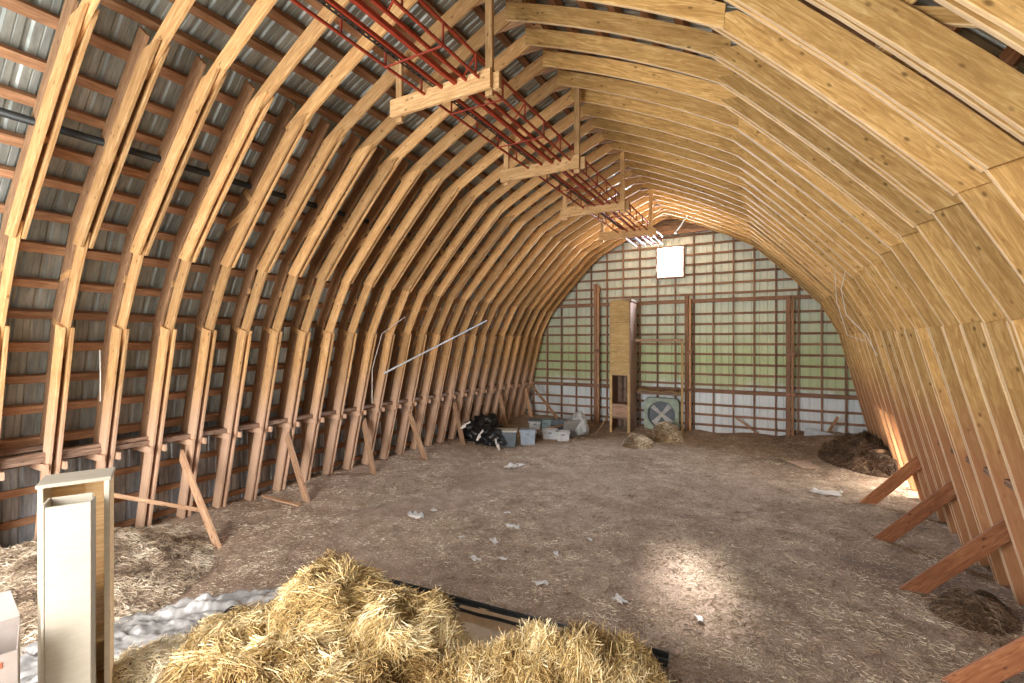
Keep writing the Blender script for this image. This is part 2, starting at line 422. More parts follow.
# ---------------------------------------------------------------- gable wall at the far end
YW = 28.75
gt = off(OUT, .18)
def gz(hx): return out_z(hx, gt) if abs(hx) < gt[0][0] else gt[0][1]
WX0, WX1, WZ0, WZ1 = -.72, .72, 3.8, 5.52
def gable_sheet():
    xs = corr(-9.95*S, 9.95*S, .23, .02); vs = []; fs = []
    def col(x, z0, z1, o): vs.extend([(x, (YW+.2)*S+o, z0), (x, (YW+.2)*S+o, z1)])
    cols = []
    for x, o in xs:
        hx = x/S; cols.append((x, o, (gz(min(abs(hx), 9.8))+H)*S))
    def strip(lo, hi, sel):
        for (xa, oa, ta), (xb, ob_, tb) in zip(cols, cols[1:]):
            if not sel((xa+xb)/2/S): continue
            k = len(vs); y = (YW+.2)*S
            vs.extend([(xa, y+oa, lo(ta)), (xb, y+ob_, lo(tb)), (xb, y+ob_, hi(tb)), (xa, y+oa, hi(ta))]); fs.append((k, k+1, k+2, k+3))
    inw = lambda h: WX0 < h < WX1
    strip(lambda t: -.1, lambda t: t, lambda h: not inw(h))
    strip(lambda t: -.1, lambda t: (WZ0+H)*S, inw)
    strip(lambda t: (WZ1+H)*S, lambda t: t, inw)
    me = pyd('wall_back', vs, fs); o = ob('wall_back', me, M['end']); tag(o, kind='structure')
    o.modifiers.new('thick', 'SOLIDIFY').thickness = .003
gable_sheet()
wf = bmesh.new(); yw = YW*S
a, b_, c_, d_ = WX0*S, WX1*S, (WZ0+H)*S, (WZ1+H)*S
for lo, hi in (((a-.05, yw-.05, c_-.05), (a, yw+.16, d_+.05)), ((b_, yw-.05, c_-.05), (b_+.05, yw+.16, d_+.05)),
               ((a, yw-.05, c_-.05), (b_, yw+.16, c_)), ((a, yw-.05, d_), (b_, yw+.16, d_+.05))):
    box_bm(wf, lo, hi, .003)
win = tag(bmo('window_1', wf, M['gable']), 'small square window near the peak of the gable wall', kind='structure')
boxo('window_pane', (a, yw+.06, c_), (b_, yw+.064, d_), M['glass'], win, 0)

# studs, girts, posts of the gable
stud_h = [-9.0+1.03*i for i in range(18)]
n = 0
posts_h = (-7.35+ -.0, .82, 6.05)
for i, hx in enumerate(stud_h):
    top = gz(hx)-.25
    if abs(hx) < .95: top = WZ0-.1 if abs(hx) < .8 else top
    if top < -2: continue
    o = beam('gable_stud', P(hx, YW, -H-.1), P(hx, YW, top), (0, 1, 0), .045, .10, M['gable'], seg=5, wob=.004)
    tag(o, 'thin brown vertical stud of the gable wall, %s from its left corner' % ORD[n], 'stud', 'studs of the gable wall'); n += 1
n = 0
z = -4.75
while z < 7.4:
    if abs(z+2.8) > .25 and abs(z-2.3) > .25:
        wx = 9.7
        while wx > 0 and gz(wx) < z+.15: wx -= .05
        spans = [(-wx, wx)] if not (WZ0-.15 < z < WZ1+.15) else [(-wx, WX0-.1), (WX1+.1, wx)]
        for k, (xa, xb) in enumerate(spans):
            o = beam('gable_girt', P(xa, YW+.17, z), P(xb, YW+.17, z), (0, -1, 0), .075, .045, M['gable'], seg=12, wob=.004)
            wh = '' if len(spans) == 1 else (' left of the window' if k == 0 else ' right of the window')
            tag(o, 'horizontal girt nailed across the gable wall%s, %s row up' % (wh, ORD[n]), 'girt', 'girts of the gable wall')
        n += 1
    z += .575
for z, lab, half in ((-2.8, 'heavy horizontal beam across the lower gable wall above the fan', 9.6), (2.3, 'long horizontal beam across the gable wall level with the chute top', 7.9), (6.36, 'short pinkish beam across the gable peak above the bright window', 3.2)):
    o = beam('gable_beam', P(-half, YW-.12, z-.1), P(half, YW-.12, z-.1), (0, 0, 1), .06, .13, M['gable'], seg=10, wob=.004)
    tag(o, lab, 'beam')
pk = [(x, z) for x, z in ((-3.0, 6.5), (3.0, 6.5), (1.2, 7.45), (0, 7.95), (-1.2, 7.45))]
n_ = len(pk); vs = [P(x, YW-.05, z) for x, z in pk]+[P(x, YW+.02, z) for x, z in pk]
o = ob('peak_boards', pyd('peak', vs, [tuple(range(n_)), tuple(reversed(range(n_, 2*n_)))]+[(i, i+n_, (i+1) % n_+n_, (i+1) % n_) for i in range(n_)]), M['old'])
tag(o, 'dark brown boarding closing the gable peak above the short beam', 'boards')
def gable_post(hx, top, lab):
    t = empty('gable_post', P(hx, YW-.4, -H), lab, 'post', 'timber posts on the gable wall')
    beam('post_plank', P(hx-.12, YW-.42, -H-.05), P(hx-.12, YW-.42, top), (0, 1, 0), .12, .16, M['gable'], t, seg=5, wob=.003)
    beam('post_plank', P(hx+.07, YW-.42, -H-.05), P(hx+.07, YW-.42, top-.15), (0, 1, 0), .075, .15, M['brace'], t, seg=5, wob=.003)
    bm = bmesh.new(); box_bm(bm, (-.13, -.05, -.05), (.13, .0, .05), .005); bmo('joint_block', bm, M['gable'], t, Matrix.Translation(P(hx, YW-.42, -2.75)))
    bm = bmesh.new(); box_bm(bm, (-.1, -.04, -.07), (.12, .0, .07), .005); bmo('joint_block', bm, M['gable'], t, Matrix.Translation(P(hx, YW-.42, -.6)))
gable_post(-4.35, 3.6, 'tall brown double plank post left of the plywood chute')
gable_post(1.08, 2.6, 'brown double plank post right of the fan')
gable_post(6.1, 2.4, 'brown double plank post in the right part of the gable wall')

# ---------------------------------------------------------------- wall behind the camera with its wide hay door
bm = bmesh.new()
def quad(pts):
    f = bm.faces.new([bm.verts.new(p) for p in pts])
yb = Y0*S
DW, DT = 5.6, 3.6
quad([(-9.95*S, yb, -.1), (-DW*S, yb, -.1), (-DW*S, yb, (out_z(DW)+H)*S), (-9.0*S, yb, (.5+H)*S), (-9.95*S, yb, (-2.65+H)*S)])
quad([(9.95*S, yb, -.1), (9.95*S, yb, (-2.65+H)*S), (9.0*S, yb, (.5+H)*S), (DW*S, yb, (out_z(DW)+H)*S), (DW*S, yb, -.1)])
quad([(-DW*S, yb, (DT+H)*S), (DW*S, yb, (DT+H)*S), (DW*S, yb, (out_z(DW)+H)*S), (0, yb, (8.1+H)*S), (-DW*S, yb, (out_z(DW)+H)*S)])
tag(bmo('wall_front', bm, M['skinlow']), kind='structure')
bm = bmesh.new(); box_bm(bm, (-60, -60, -.4), (60, 80, -.2))
tag(bmo('ground_outside', bm, plain('grass_ground', (.10, .14, .04), .9, 0, .4, 3)), kind='structure')

# ---------------------------------------------------------------- hangers and the red conveyor
XL, XR, ZB = -2.1, .25, 5.08       # relative to centre line
for i, y in enumerate((7.95, 12.8, 17.6, 22.4)):
    t = empty('hanger_frame', P((XL+XR)/2, y, ZB), 'U-shaped wooden hanger frame under the ribs carrying the red conveyor, %s from the camera end' % ORD[i], 'hanger', 'wooden hangers of the conveyor')
    beam('crossbar', P(XL-.12, y-.09, ZB-.12), P(XR+.12, y-.09, ZB-.12), (0, 0, 1), .05, .23, M['hang'], t, seg=4, wob=.002)
    beam('hanger_post', P(XR, y, ZB-.2), P(XR, y, out_z(XR, IN)+.25), (0, 1, 0), .10, .05, M['hang'], t, seg=3, wob=.002)
    beam('hanger_post', P(XL, y, ZB-.2), P(XL, y, out_z(XL, IN)+.25), (0, 1, 0), .10, .05, M['hang'], t, seg=3, wob=.002)
    bm = bmesh.new(); box_bm(bm, (-.03, -.03, -.1), (.06, .03, .1), .004); bmo('joint_block', bm, M['hang'], t, Matrix.Translation(P(XR+.16, y+.02, ZB+.05)))
cv = empty('conveyor', P(-.6, 12, 5.2), 'long red steel lattice conveyor hung under the roof ridge', 'conveyor')
ya, yb2 = -1.0, 25.9
for nm, hx, z, w, h in (('bottom_rail', -1.25, 5.2, .028, .028), ('bottom_rail', .1, 5.2, .028, .028), ('top_rail', -1.25, 5.6, .028, .028), ('top_rail', .1, 5.6, .028, .028),
                    ('track_beam', -.46, 5.22, .05, .055), ('track_beam', -.80, 5.22, .03, .045), ('track_beam', -.2, 5.22, .03, .04)):
    beam(nm, P(hx, ya, z), P(hx, yb2, z), (0, 0, 1), w, h, M['red'] if nm != 'track_beam' else M['red'], cv, c=.003)
y = ya+.3; k = 0
while y < yb2:
    for hx in (-1.25, .1):
        beam('upright', P(hx, y, 5.2), P(hx, y, 5.62), (1, 0, 0), .02, .02, M['reddark'], cv, c=.002)
    if k % 2: beam('tie_bar', P(-1.25, y, 5.18), P(.1, y, 5.18), (0, 0, 1), .02, .016, M['reddark'], cv, c=.002)
    if k % 2 == 0: beam('diagonal_bar', P(-1.25, y, 5.58), P(-.8, y, 5.25), (0, 1, 0), .016, .016, M['red'], cv, c=.002); beam('diagonal_bar', P(.1, y, 5.58), P(-.2, y, 5.25), (0, 1, 0), .016, .016, M['red'], cv, c=.002)
    y += 1.05; k += 1
vs = []; fs = []; y = ya*S+.05; x = -1.0*S; z = (5.34+H)*S; k = 0
while y < yb2*S:
    for (dx, dy) in ((-.032, 0), (-.015, 0), (.015, 0), (.032, 0), (-.032, .055), (-.015, .055), (.015, .055), (.032, .055)): vs.append((x+dx, y+dy, z))
    q = k*8; fs += [(q, q+1, q+5, q+4), (q+2, q+3, q+7, q+6)]
    if k: p_ = q-8; fs += [(p_+4, p_+5, q+1, q), (p_+5, p_+6, q+2, q+1), (p_+6, p_+7, q+3, q+2)]
    k += 1; y += .085
o = ob('drag_chain', pyd('chain', vs, fs), M['chain'], cv, Matrix.Identity(4)); o.modifiers.new('t', 'SOLIDIFY').thickness = .012
bpy.context.view_layer.update()
for (p, q, nm, l) in ((ray(675, 233, 15.2), ray(690, 212, 15.2), 'metal_strut', 'short white diagonal strut below the ridge right of the window'),
                 (ray(684, 206, 15.2), ray(692, 217, 15.2), 'metal_bracket', 'small white bracket crossing the strut near the ridge')):
    tag(ob(nm, tube_mesh([p, q], .022, 8), M['palegrey']), l, 'strut')

# pipes along the roof
for sgn, side in ((-1, 'left'), (1, 'right')):
    o = ob('black_pipe', tube_mesh([P(sgn*6.45, Y0, 3.95), P(sgn*6.45, 28.5, 3.95)], .045, 10), M['rubber'] if sgn < 0 else M['steel'])
    tag(o, 'black pipe running along the left slope behind the ribs' if sgn < 0 else 'grey steel pipe along the right slope seen between ribs', 'pipe')
    o.name = 'black_pipe' if sgn < 0 else 'steel_pipe'

# ---------------------------------------------------------------- diagonal braces at the foot of the legs
def leg_x(z): return IN[0][0]+(IN[1][0]-IN[0][0])*(z-IN[0][1])/(IN[1][1]-IN[0][1])
def brace(sgn, y, label, run=2.05, rise=1.7, dp=.2, mat='brace'):
    zt = -H+rise; top = P(sgn*(leg_x(zt)+.1), y, zt)
    base = P(sgn*(leg_x(-H)-run), y, -H-.06)+Vector((sgn*dp*1.25, 0, 0))
    up = Vector((-sgn, 0, 1))
    o = beam('diagonal_brace', base, top, up, .042, dp, M[mat], seg=3, wob=.002, slant0=-.9, slant1=.8)
    tag(o, label, 'brace', 'diagonal braces along the %s legs' % ('left' if sgn < 0 else 'right'))
def uy(u, hx):                # Y of a point on the floor line hx whose column is u
    X = hx-5.15; Dd = 770-u; return X/(-1)*615/Dd - .55*(-X) if X < 0 else 615*X/(-Dd)+.55*X
for i, (fu, fv) in enumerate(((898+42, 680), (898, 588), (873, 537), (857, 503))):
    p = fl(fu, fv)
    brace(1, p.y/S, 'reddish brown plank brace leaning on the right legs, %s from the camera' % ORD[i], run=leg_x(-H)-p.x/S, rise=1.38, dp=.20, mat='braceR')
for i, (fu, fv) in enumerate(((222, 545), (312, 503), (378, 475), (430, 461), (467, 445), (494, 428), (522, 420))):
    p = fl(fu, fv, .05)
    yy = p.y/S; 
    brace(-1, yy, 'pale plank brace leaning on the left legs, %s from the camera' % ORD[i], run=leg_x(-H)+p.x/S if -p.x/S < leg_x(-H)-.8 else 1.2, rise=2.0, dp=.15)

# ---------------------------------------------------------------- straw
def strands(name, pts_fn, n, mat, Lr, Wr, lift=.35, parent=None, bias=None):
    vs = []; fs = []; tones = []
    for _ in range(n):
        r = pts_fn()
        if r is None: continue
        p, nrm = r
        L = random.uniform(*Lr); w = random.uniform(*Wr)
        d = Vector((random.gauss(0, 1), random.gauss(0, 1), 0)).normalized(); d.z = random.gauss(0, lift)
        if bias is not None: d += bias(p)
        d = (d - nrm*d.dot(nrm)*.7).normalized()
        side = d.cross(nrm)
        if side.length < .01: continue
        side = side.normalized()*w; up = nrm*w*.7
        bend = nrm*random.uniform(-.12, .12)*L + side.normalized()*random.uniform(-.1, .1)*L
        k = len(vs); a = p-d*L*.5; m = p+bend; b = p+d*L*.5
        for q, s in ((a, 1), (m, 1), (b, .5)):
            vs.append(q-side*.5*s); vs.append(q+side*.5*s); vs.append(q+up*s)
        for i in (0, 3):
            for j in range(3):
                j2 = (j+1) % 3; fs.append((k+i+j, k+i+j2, k+i+3+j2, k+i+3+j))
        t = min(1, max(0, random.random()*.75+.12+.55*noise.noise(p*2.6)+.35*noise.noise(p*7))); tones += [t]*9
    me = pyd(name, vs, fs)
    at = me.attributes.new('tone', 'FLOAT', 'POINT'); at.data.foreach_set('value', tones)
    return ob(name, me, mat, parent)
VP0 = Vector((CX, 0, CZ))
def proj(p):
    q = p-VP0; d = -q.x*math.sin(TH)+q.y*math.cos(TH); r = q.x*math.cos(TH)+q.y*math.sin(TH)
    return 512+FPX*r/d, 341.5-FPX*q.z/d, d
UPV = Vector((0, 0, 1))
def litter_pt():
    # on the floor, evenly over the ground
    x = random.uniform(-9.8*S, 9.6*S); y = random.uniform(1.5, 28.4*S)
    if random.random() > min(1, (5.5/max(y, 1))**1.1+.25): return None
    cl = noise.noise(Vector((x*.55, y*.55, 2)))
    g = .75 + 1.5*cl + (.45 if x > 0 else -.15)
    if random.random() > g: return None
    return Vector((x, y, floor_h(x, y)+.006)), UPV
tag(strands('straw_litter', litter_pt, 150000, M['litter'], (.02, .08), (.0035, .007), .2), 'scattered chopped straw litter over the brown dirt floor', 'straw', kind='stuff')

def flow(p):
    a = 5*noise.noise(p*1.6); b = noise.noise(p*3.1+Vector((7, 0, 0)))
    return Vector((math.cos(a), math.sin(a), b))*1.6
def heap(name, bumps, mat, n, Lr, Wr, label, bias=None, cat='straw pile', ragged=.13, base=None, lift=.5, soft=False):
    def hf(x, y):
        h = 0
        if abs(x) > 9.45*S: return 0
        for (cx, cy, rx, ry, ang, hh) in bumps:
            dx, dy = x-cx, y-cy; a = math.cos(ang)*dx+math.sin(ang)*dy; b = -math.sin(ang)*dx+math.cos(ang)*dy
            q = (a/rx)**2+(b/ry)**2
            if q < 1: h = max(h, hh*((1-q)**1.6 if soft else 1-q**1.6))
        if h > 0: h += ragged*noise.noise(Vector((x*4, y*4, 0)))*min(1, h*6)+ragged*.5*noise.noise(Vector((x*11, y*11, 4)))*min(1, h*6)
        return h
    x0 = min(b[0]-max(b[2], b[3]) for b in bumps); x1 = max(b[0]+max(b[2], b[3]) for b in bumps)
    y0 = min(b[1]-max(b[2], b[3]) for b in bumps); y1 = max(b[1]+max(b[2], b[3]) for b in bumps)
    vs, fs = grid(x0, x1, y0, y1, .04 if x1-x0 > 1 else .02, lambda x, y: floor_h(x, y)-.02+hf(x, y))
    keep = [hf(v[0], v[1]) > 0 for v in vs]
    fs = [f for f in fs if any(keep[i] for i in f)]
    root = empty(name, Vector(((x0+x1)/2, (y0+y1)/2, 0)), label, cat); root['kind'] = 'stuff'
    o = ob('heap_body', pyd(name, vs, fs, True), base or M['strawbase'], root, Matrix.Identity(4))
    def pt():
        for _ in range(20):
            x = random.uniform(x0, x1); y = random.uniform(y0, y1); h = hf(x, y)
            if h > .02: break
        else: return None
        e = .03; nx = hf(x-e, y)-hf(x+e, y); ny = hf(x, y-e)-hf(x, y+e)
        nr = Vector((nx, ny, 2*e)).normalized()
        return Vector((x, y, floor_h(x, y)-.01+h+random.uniform(-.01, .03))), nr
    s = strands('stalks', pt, n, mat, Lr, Wr, lift, None, bias)
    s.parent = root; s.matrix_local = Matrix.Translation(-root.location)
    s['kind'] = 'stuff'
    return root
q1 = ray(335, 640, 4.35); q2 = ray(255, 670, 4.15); q3 = ray(400, 660, 4.1); q4 = ray(560, 650, 3.75); q5 = ray(170, 670, 4.1); q6 = ray(300, 700, 3.6)
heap('straw_pile', [(q1.x, q1.y, .85, .62, TH, .98), (q2.x, q2.y, .85, .75, TH, .66), (q3.x, q3.y, .75, .7, TH, .80), (q6.x, q6.y, 1.2, .8, TH, .70)], M['straw'], 34000, (.08, .30), (.004, .010),
     'large heap of golden loose straw in the foreground', bias=flow)
heap('straw_clump', [(q4.x, q4.y, 1.05, .45, TH, .80), (q4.x-.5, q4.y-.35, .7, .4, TH, .62)], M['straw'], 15000, (.08, .30), (.004, .010),
     'upright bristling clump of golden straw beside the black gutter', bias=lambda p: Vector((.2, -.2, 1.6)), lift=.9)
heap('straw_clump', [(q5.x, q5.y, .85, .5, TH, .44), (q5.x-.3, q5.y-.5, .7, .5, TH, .30)], M['strawp'], 10000, (.06, .2), (.004, .010),
     'low pale bleached straw beside the white plastic sheet')
g1 = fl(972, 612, .08)
heap('hay_clod', [(g1.x, g1.y, .38, .30, .3, .24), (g1.x+.1, g1.y+.28, .34, .2, .3, .17)], M['darkstraw'], 3500, (.04, .12), (.004, .009), 'dark matted lump of old hay at the right between two braces', cat='hay', base=M['clod'], ragged=.08)
g = fl(638, 446); heap('hay_clod', [(g.x, g.y, .48, .42, 0, .30)], M['litter'], 1500, (.05, .15), (.008, .014), 'brown hay mound at the foot of the plywood chute', cat='hay', base=M['haymat'], ragged=.08)
g = fl(666, 441); heap('hay_clod', [(g.x, g.y, .52, .42, 0, .55)], M['litter'], 2000, (.05, .15), (.008, .014), 'tall brown hay mound heaped in front of the fan', cat='hay', base=M['haymat'], ragged=.08)
g = fl(880, 468); heap('hay_clod', [(g.x, g.y, 1.3, 1.5, .3, .42)], M['darkstraw'], 3500, (.05, .2), (.006, .012), 'dark heap of rotted hay and debris in the far right corner', cat='hay', base=M['clod'], ragged=.2)
g = fl(30, 610); heap('hay_bank', [(g.x-.35, g.y+.2, 1.9, 2.0, 0, .42)], M['litter'], 16000, (.04, .14), (.004, .009), 'bank of loose hay behind the cardboard box at the left', cat='hay', base=M['floor'], ragged=.07, soft=True)

# ---------------------------------------------------------------- gutter, board
ga = fl(373, 583, .13); gb = fl(668, 664, .06)
gx = (gb-ga); L = gx.length
gut = empty('plastic_gutter', (ga+gb)/2, 'long black plastic gutter lying behind the straw', 'gutter')
prof = [(a_*.8, b_*.7) for a_, b_ in [(-.10, .06), (-.095, .065), (-.085, .02), (-.03, .0), (.03, .0), (.05, .03), (.075, .03), (.08, .075), (.095, .08), (.10, .07), (.09, .015), (.055, -.02), (-.05, -.02), (-.1, .01)]]
NS = 14; vs = []; fs = []
for i in range(NS+1):
    for (a_, b2) in prof: vs.append((L*i/NS, a_, b2+.008*math.sin(i*1.9)))
k = len(prof)
for i in range(NS):
    for j in range(k): fs.append((i*k+j, i*k+(j+1) % k, (i+1)*k+(j+1) % k, (i+1)*k+j))
fs.append(tuple(range(k))); fs.append(tuple(reversed(range(NS*k, NS*k+k))))
gm = frame_mtx(ga, gb, UPV)
ob('trough', pyd('trough', vs, fs), M['rubber'], gut, gm)
ob('rim_tube', tube_mesh([(0, .08, .053), (L, .08, .053)], .012, 8), M['rubber'], gut, gm)
ob('end_cap', pyd('cap', [(-.01, -.11, -.02), (-.01, .11, -.02), (-.01, .11, .12), (-.01, -.11, .12), (.02, -.11, -.02), (.02, .11, -.02), (.02, .11, .12), (.02, -.11, .12)],
   [(0, 1, 2, 3), (7, 6, 5, 4), (0, 4, 5, 1), (1, 5, 6, 2), (2, 6, 7, 3), (3, 7, 4, 0)]), M['rubber'], gut, gm)
pb = fl(505, 625, .08)
o = boxo('beige_board', (-.62, -.45, -.02), (.62, .2, .02), M['foam'], None, .008, Matrix.Translation(pb) @ Matrix.Rotation(math.atan2(gx.y, gx.x), 4, 'Z') @ Matrix.Rotation(.12, 4, 'X'))
o.name = 'foam_board'; tag(o, 'beige board lying between the straw and the black gutter', 'board')

# ---------------------------------------------------------------- white plastic sheet on the floor, dark rag
def cloth(name, c, rx, ry, ang, mat, label, cat, hh=.05, seed=0, th=.004, nx=44):
    vs = []; fs = []
    for j in range(nx+1):
        for i in range(nx+1):
            a = (i/nx*2-1); b = (j/nx*2-1)
            e = 1+.18*noise.noise(Vector((a*2.2, b*2.2, seed+5)))
            x = a*rx*e; y = b*ry*e
            X = c.x+x*math.cos(ang)-y*math.sin(ang); Yy = c.y+x*math.sin(ang)+y*math.cos(ang)
            z = floor_h(X, Yy)+.012+hh*abs(noise.noise(Vector((x*1.8+seed, y*4.5, seed))))+hh*.6*abs(noise.noise(Vector((x*5, y*8, seed))))+hh*.3*abs(noise.noise(Vector((x*14, y*17, seed))))
            vs.append((X-c.x, Yy-c.y, z-c.z))
    for j in range(nx):
        for i in range(nx):
            a = j*(nx+1)+i; fs.append((a, a+1, a+nx+2, a+nx+1))
    o = ob(name, pyd(name, vs, fs, True), mat, None, Matrix.Translation(c))
    o.modifiers.new('thick', 'SOLIDIFY').thickness = th
    return tag(o, label, cat)
cloth('plastic_sheet', fl(160, 636), 1.15, .50, TH+.35, M['sheet'], 'crumpled white plastic sheet on the floor beside the white cabinet', 'sheet', .15, 1, nx=90)
def blob(name, c, r, mat, label=None, cat=None, sq=(1, 1, 1), amp=.3, seed=0, parent=None, sub=4, fr=2.2):
    bm = bmesh.new(); bmesh.ops.create_icosphere(bm, subdivisions=sub, radius=1)
    for v in bm.verts:
        k = 1+amp*noise.noise(v.co*fr+Vector((seed, 0, 0)))+amp*.5*abs(noise.noise(v.co*fr*2.6+Vector((0, seed, 0))))
        v.co = Vector((v.co.x*k*sq[0]*r, v.co.y*k*sq[1]*r, max(v.co.z*k, -.55)*sq[2]*r))
    o = bmo(name, bm, mat, parent, Matrix.Translation(c), True)
    return tag(o, label, cat) if label else o
blob('dark_rag', fl(233, 618, .1), .12, M['black'], 'small crumpled black rag at the edge of the straw heap', 'rag', (1.2, .8, .8), .5, 3)

# ---------------------------------------------------------------- white bookcase with the leaning box panel
bc = ray(75, 560, 3.6); bc.z = 0
hgt = CZ-(484-341.5)/FPX*3.6
t = empty('bookcase', Vector((bc.x, bc.y, 0)), 'tall narrow bookcase of pale pine with white sides standing at the left', 'bookcase')
face = math.radians(36)+TH          # turned towards the camera
MB = Matrix.Translation((bc.x, bc.y, 0)) @ Matrix.Rotation(face, 4, 'Z')
def lb(name, lo, hi, mat, par=t, bev=.004): return boxo(name, lo, hi, M[mat], par, bev, MB)
W = .205
lb('side_panel', (-W, 0, 0), (-W+.03, .32, hgt), 'white'); lb('side_panel', (W-.03, 0, 0), (W, .32, hgt), 'pine')
lb('top_panel', (-W-.01, -.02, hgt), (W+.01, .33, hgt+.028), 'white')
lb('back_panel', (-W+.03, .30, 0), (W-.03, .318, hgt), 'pine')
for z in (.04, .42, .82, 1.22): lb('shelf', (-W+.03, .01, z), (W-.03, .30, z+.024), 'pine')
lb('front_strip', (W-.035, -.02, 0), (W, .0, hgt), 'white')
t2 = empty('cabinet_box', Vector((bc.x, bc.y, 0)), 'narrow white open-topped cabinet box standing in front of the pine bookcase', 'cabinet')
h2 = hgt-.075
MB2 = Matrix.Translation((bc.x, bc.y, 0)) @ Matrix.Rotation(face-.04, 4, 'Z') @ Matrix.Translation((.0, -.22, 0))
def lb2(name, lo, hi, mat): return boxo(name, lo, hi, M[mat], t2, .004, MB2)
lb2('front_panel', (-.125, 0, 0), (.125, .018, h2-.02), 'white'); lb2('side_panel', (-.145, .0, 0), (-.127, .2, h2), 'white'); lb2('side_panel', (.110, .02, 0), (.125, .2, h2-.03), 'white')
lb2('back_panel', (-.127, .182, 0), (.11, .2, h2), 'white'); lb2('inner_floor', (-.127, .018, h2-.14), (.11, .182, h2-.125), 'white')

# ---------------------------------------------------------------- cardboard box at the left edge
cb = ray(-14, 672, 3.1)
zt = cb.z
t = empty('cardboard_box', Vector((cb.x, cb.y, zt-.35)), 'open cardboard box with red and white print at the left edge', 'box')
MC = Matrix.Translation((cb.x, cb.y, zt)) @ Matrix.Rotation(TH+.78, 4, 'Z') @ Matrix.Rotation(.05, 4, 'X')
def lc(name, lo, hi, mat, b=.002, par=t): return boxo(name, lo, hi, M[mat], par, b, MC)
lc('front_side', (-.25, -.15, -.45), (.15, -.142, .16), 'whitecard'); lc('back_side', (-.25, .2, -.45), (.15, .208, .22), 'whitecard')
lc('right_side', (.142, -.142, -.45), (.15, .2, .16), 'whitecard'); lc('left_side', (-.25, -.142, -.45), (-.242, .2, .16), 'card')
lc('printed_label', (.02, -.153, .07), (.08, -.1505, .11), 'redprint', 0); lc('printed_label', (-.2, -.153, -.1), (-.02, -.1505, .02), 'redprint', 0)
ob('flap', pyd('flap', [(-.25, .2, .22), (.15, .2, .22), (.1, .3, .38), (-.22, .3, .40), (-.25, .208, .22), (.15, .208, .22), (.1, .308, .38), (-.22, .308, .40)],
   [(0, 1, 2, 3), (7, 6, 5, 4), (0, 4, 5, 1), (1, 5, 6, 2), (2, 6, 7, 3), (3, 7, 4, 0)]), M['whitecard'], t, MC)
# the crate the box stands on
boxo_ = boxo('storage_crate', (cb.x-.3, cb.y-.3, 0), (cb.x+.3, cb.y+.3, zt-.46), M['old'], None, .01)
boxo_.location = (0, 0, 0); tag(boxo_, 'rough wooden crate under the printed cardboard box', 'crate')
tag(boxo_, None)

# ---------------------------------------------------------------- chute (plywood tower)
cy0, cy1, cx0, cx1, ct = 26.6, 28.1, -2.95, -1.85, 2.38
t = empty('feed_chute', P(-2.6, 27.2, -H), 'tall narrow plywood chute standing against the gable wall', 'chute')
def cbx(name, x0, x1, y0, y1, z0, z1, mat, b=.006):
    lo = P(x0, y0, z0); hi = P(x1, y1, z1); return boxo(name, lo, hi, M[mat], t, b, Matrix.Identity(4))
def zv(v): return -(v-341.5)*27.0/470.0
cbx('front_panel', cx0, cx1, cy0-.04, cy0, zv(322.6), ct, 'chute'); cbx('front_panel', cx0, cx1, cy0-.04, cy0, zv(351.6), zv(322.9), 'chute'); cbx('front_panel', cx0, cx1, cy0-.05, cy0, zv(375), zv(351.9), 'chute')
cbx('front_panel', cx0, cx1, cy0-.04, cy0, zv(417), zv(404), 'chute_old')
cbx('side_panel', cx1, cx1+.06, cy0, cy1, -H-.1, ct-.1, 'chute_old'); cbx('side_panel', cx0-.06, cx0, cy0, cy1, -H-.1, ct-.1, 'chute_old')
cbx('back_panel', cx0, cx1, cy1-.05, cy1, -H, ct-.1, 'chute_old')
for xx in (cx0-.02, cx1-.1): cbx('corner_post', xx, xx+.12, cy0-.06, cy0+.08, -H-.1, zv(374), 'chute')
for vv in (375, 405, 418): cbx('inner_shelf', cx0, cx1, cy0, cy1-.05, zv(vv)-.03, zv(vv)+.02, 'chute_old')
cbx('top_board', cx1-.25, cx1+.12, cy0-.05, cy1, ct-.1, ct+.02, 'old')
for k in range(3): cbx('inner_slat', cx0+.25+k*.3, cx0+.37+k*.3, cy1-.25, cy1-.12, -H, zv(376), 'old')
o = beam('thin_stick', fl(598, 432, .02), ray(609, 414, 16.6), UPV, .03, .03, M['brace'])
tag(o, 'thin pale stick leaning against the left side of the chute', 'stick')

# frame around the fan
def zt_(v, d=27.0): return -(v-341.5)*d/470.0
o = beam('fan_frame_rail', P(-1.75, 27.5, 0.0), P(.90, 27.5, 0.0), (0, 0, 1), .1, .09, M['chute_old'], seg=4, wob=.003); o.name = 'frame_rail'
tag(o, 'pale horizontal rail from the chute to the post above the fan', 'rail')
o = beam('frame_post', P(.85, 27.5, -H-.1), P(.85, 27.5, 0.0), (0, 1, 0), .07, .09, M['chute'], seg=4, wob=.003)
tag(o, 'pale narrow post standing right of the fan', 'post')
o = boxo('fan_shelf', P(-1.7, 27.6, -3.05), P(.8, 28.2, -2.9), M['chute_old']); tag(o, 'rough board shelf covered with hay above the fan', 'shelf')
vs, fs = grid(-1.65*S, .78*S, 27.5*S, 28.2*S, .05, lambda x, y: (-2.9+H)*S+.05+.09*noise.noise(Vector((x*3, y*3, 0))))
o = ob('hay_layer', pyd('hay', vs, fs, True), M['haymat']); o.modifiers.new('t', 'SOLIDIFY').thickness = .06; tag(o, 'layer of loose hay lying on the shelf above the fan', 'hay', kind='stuff')

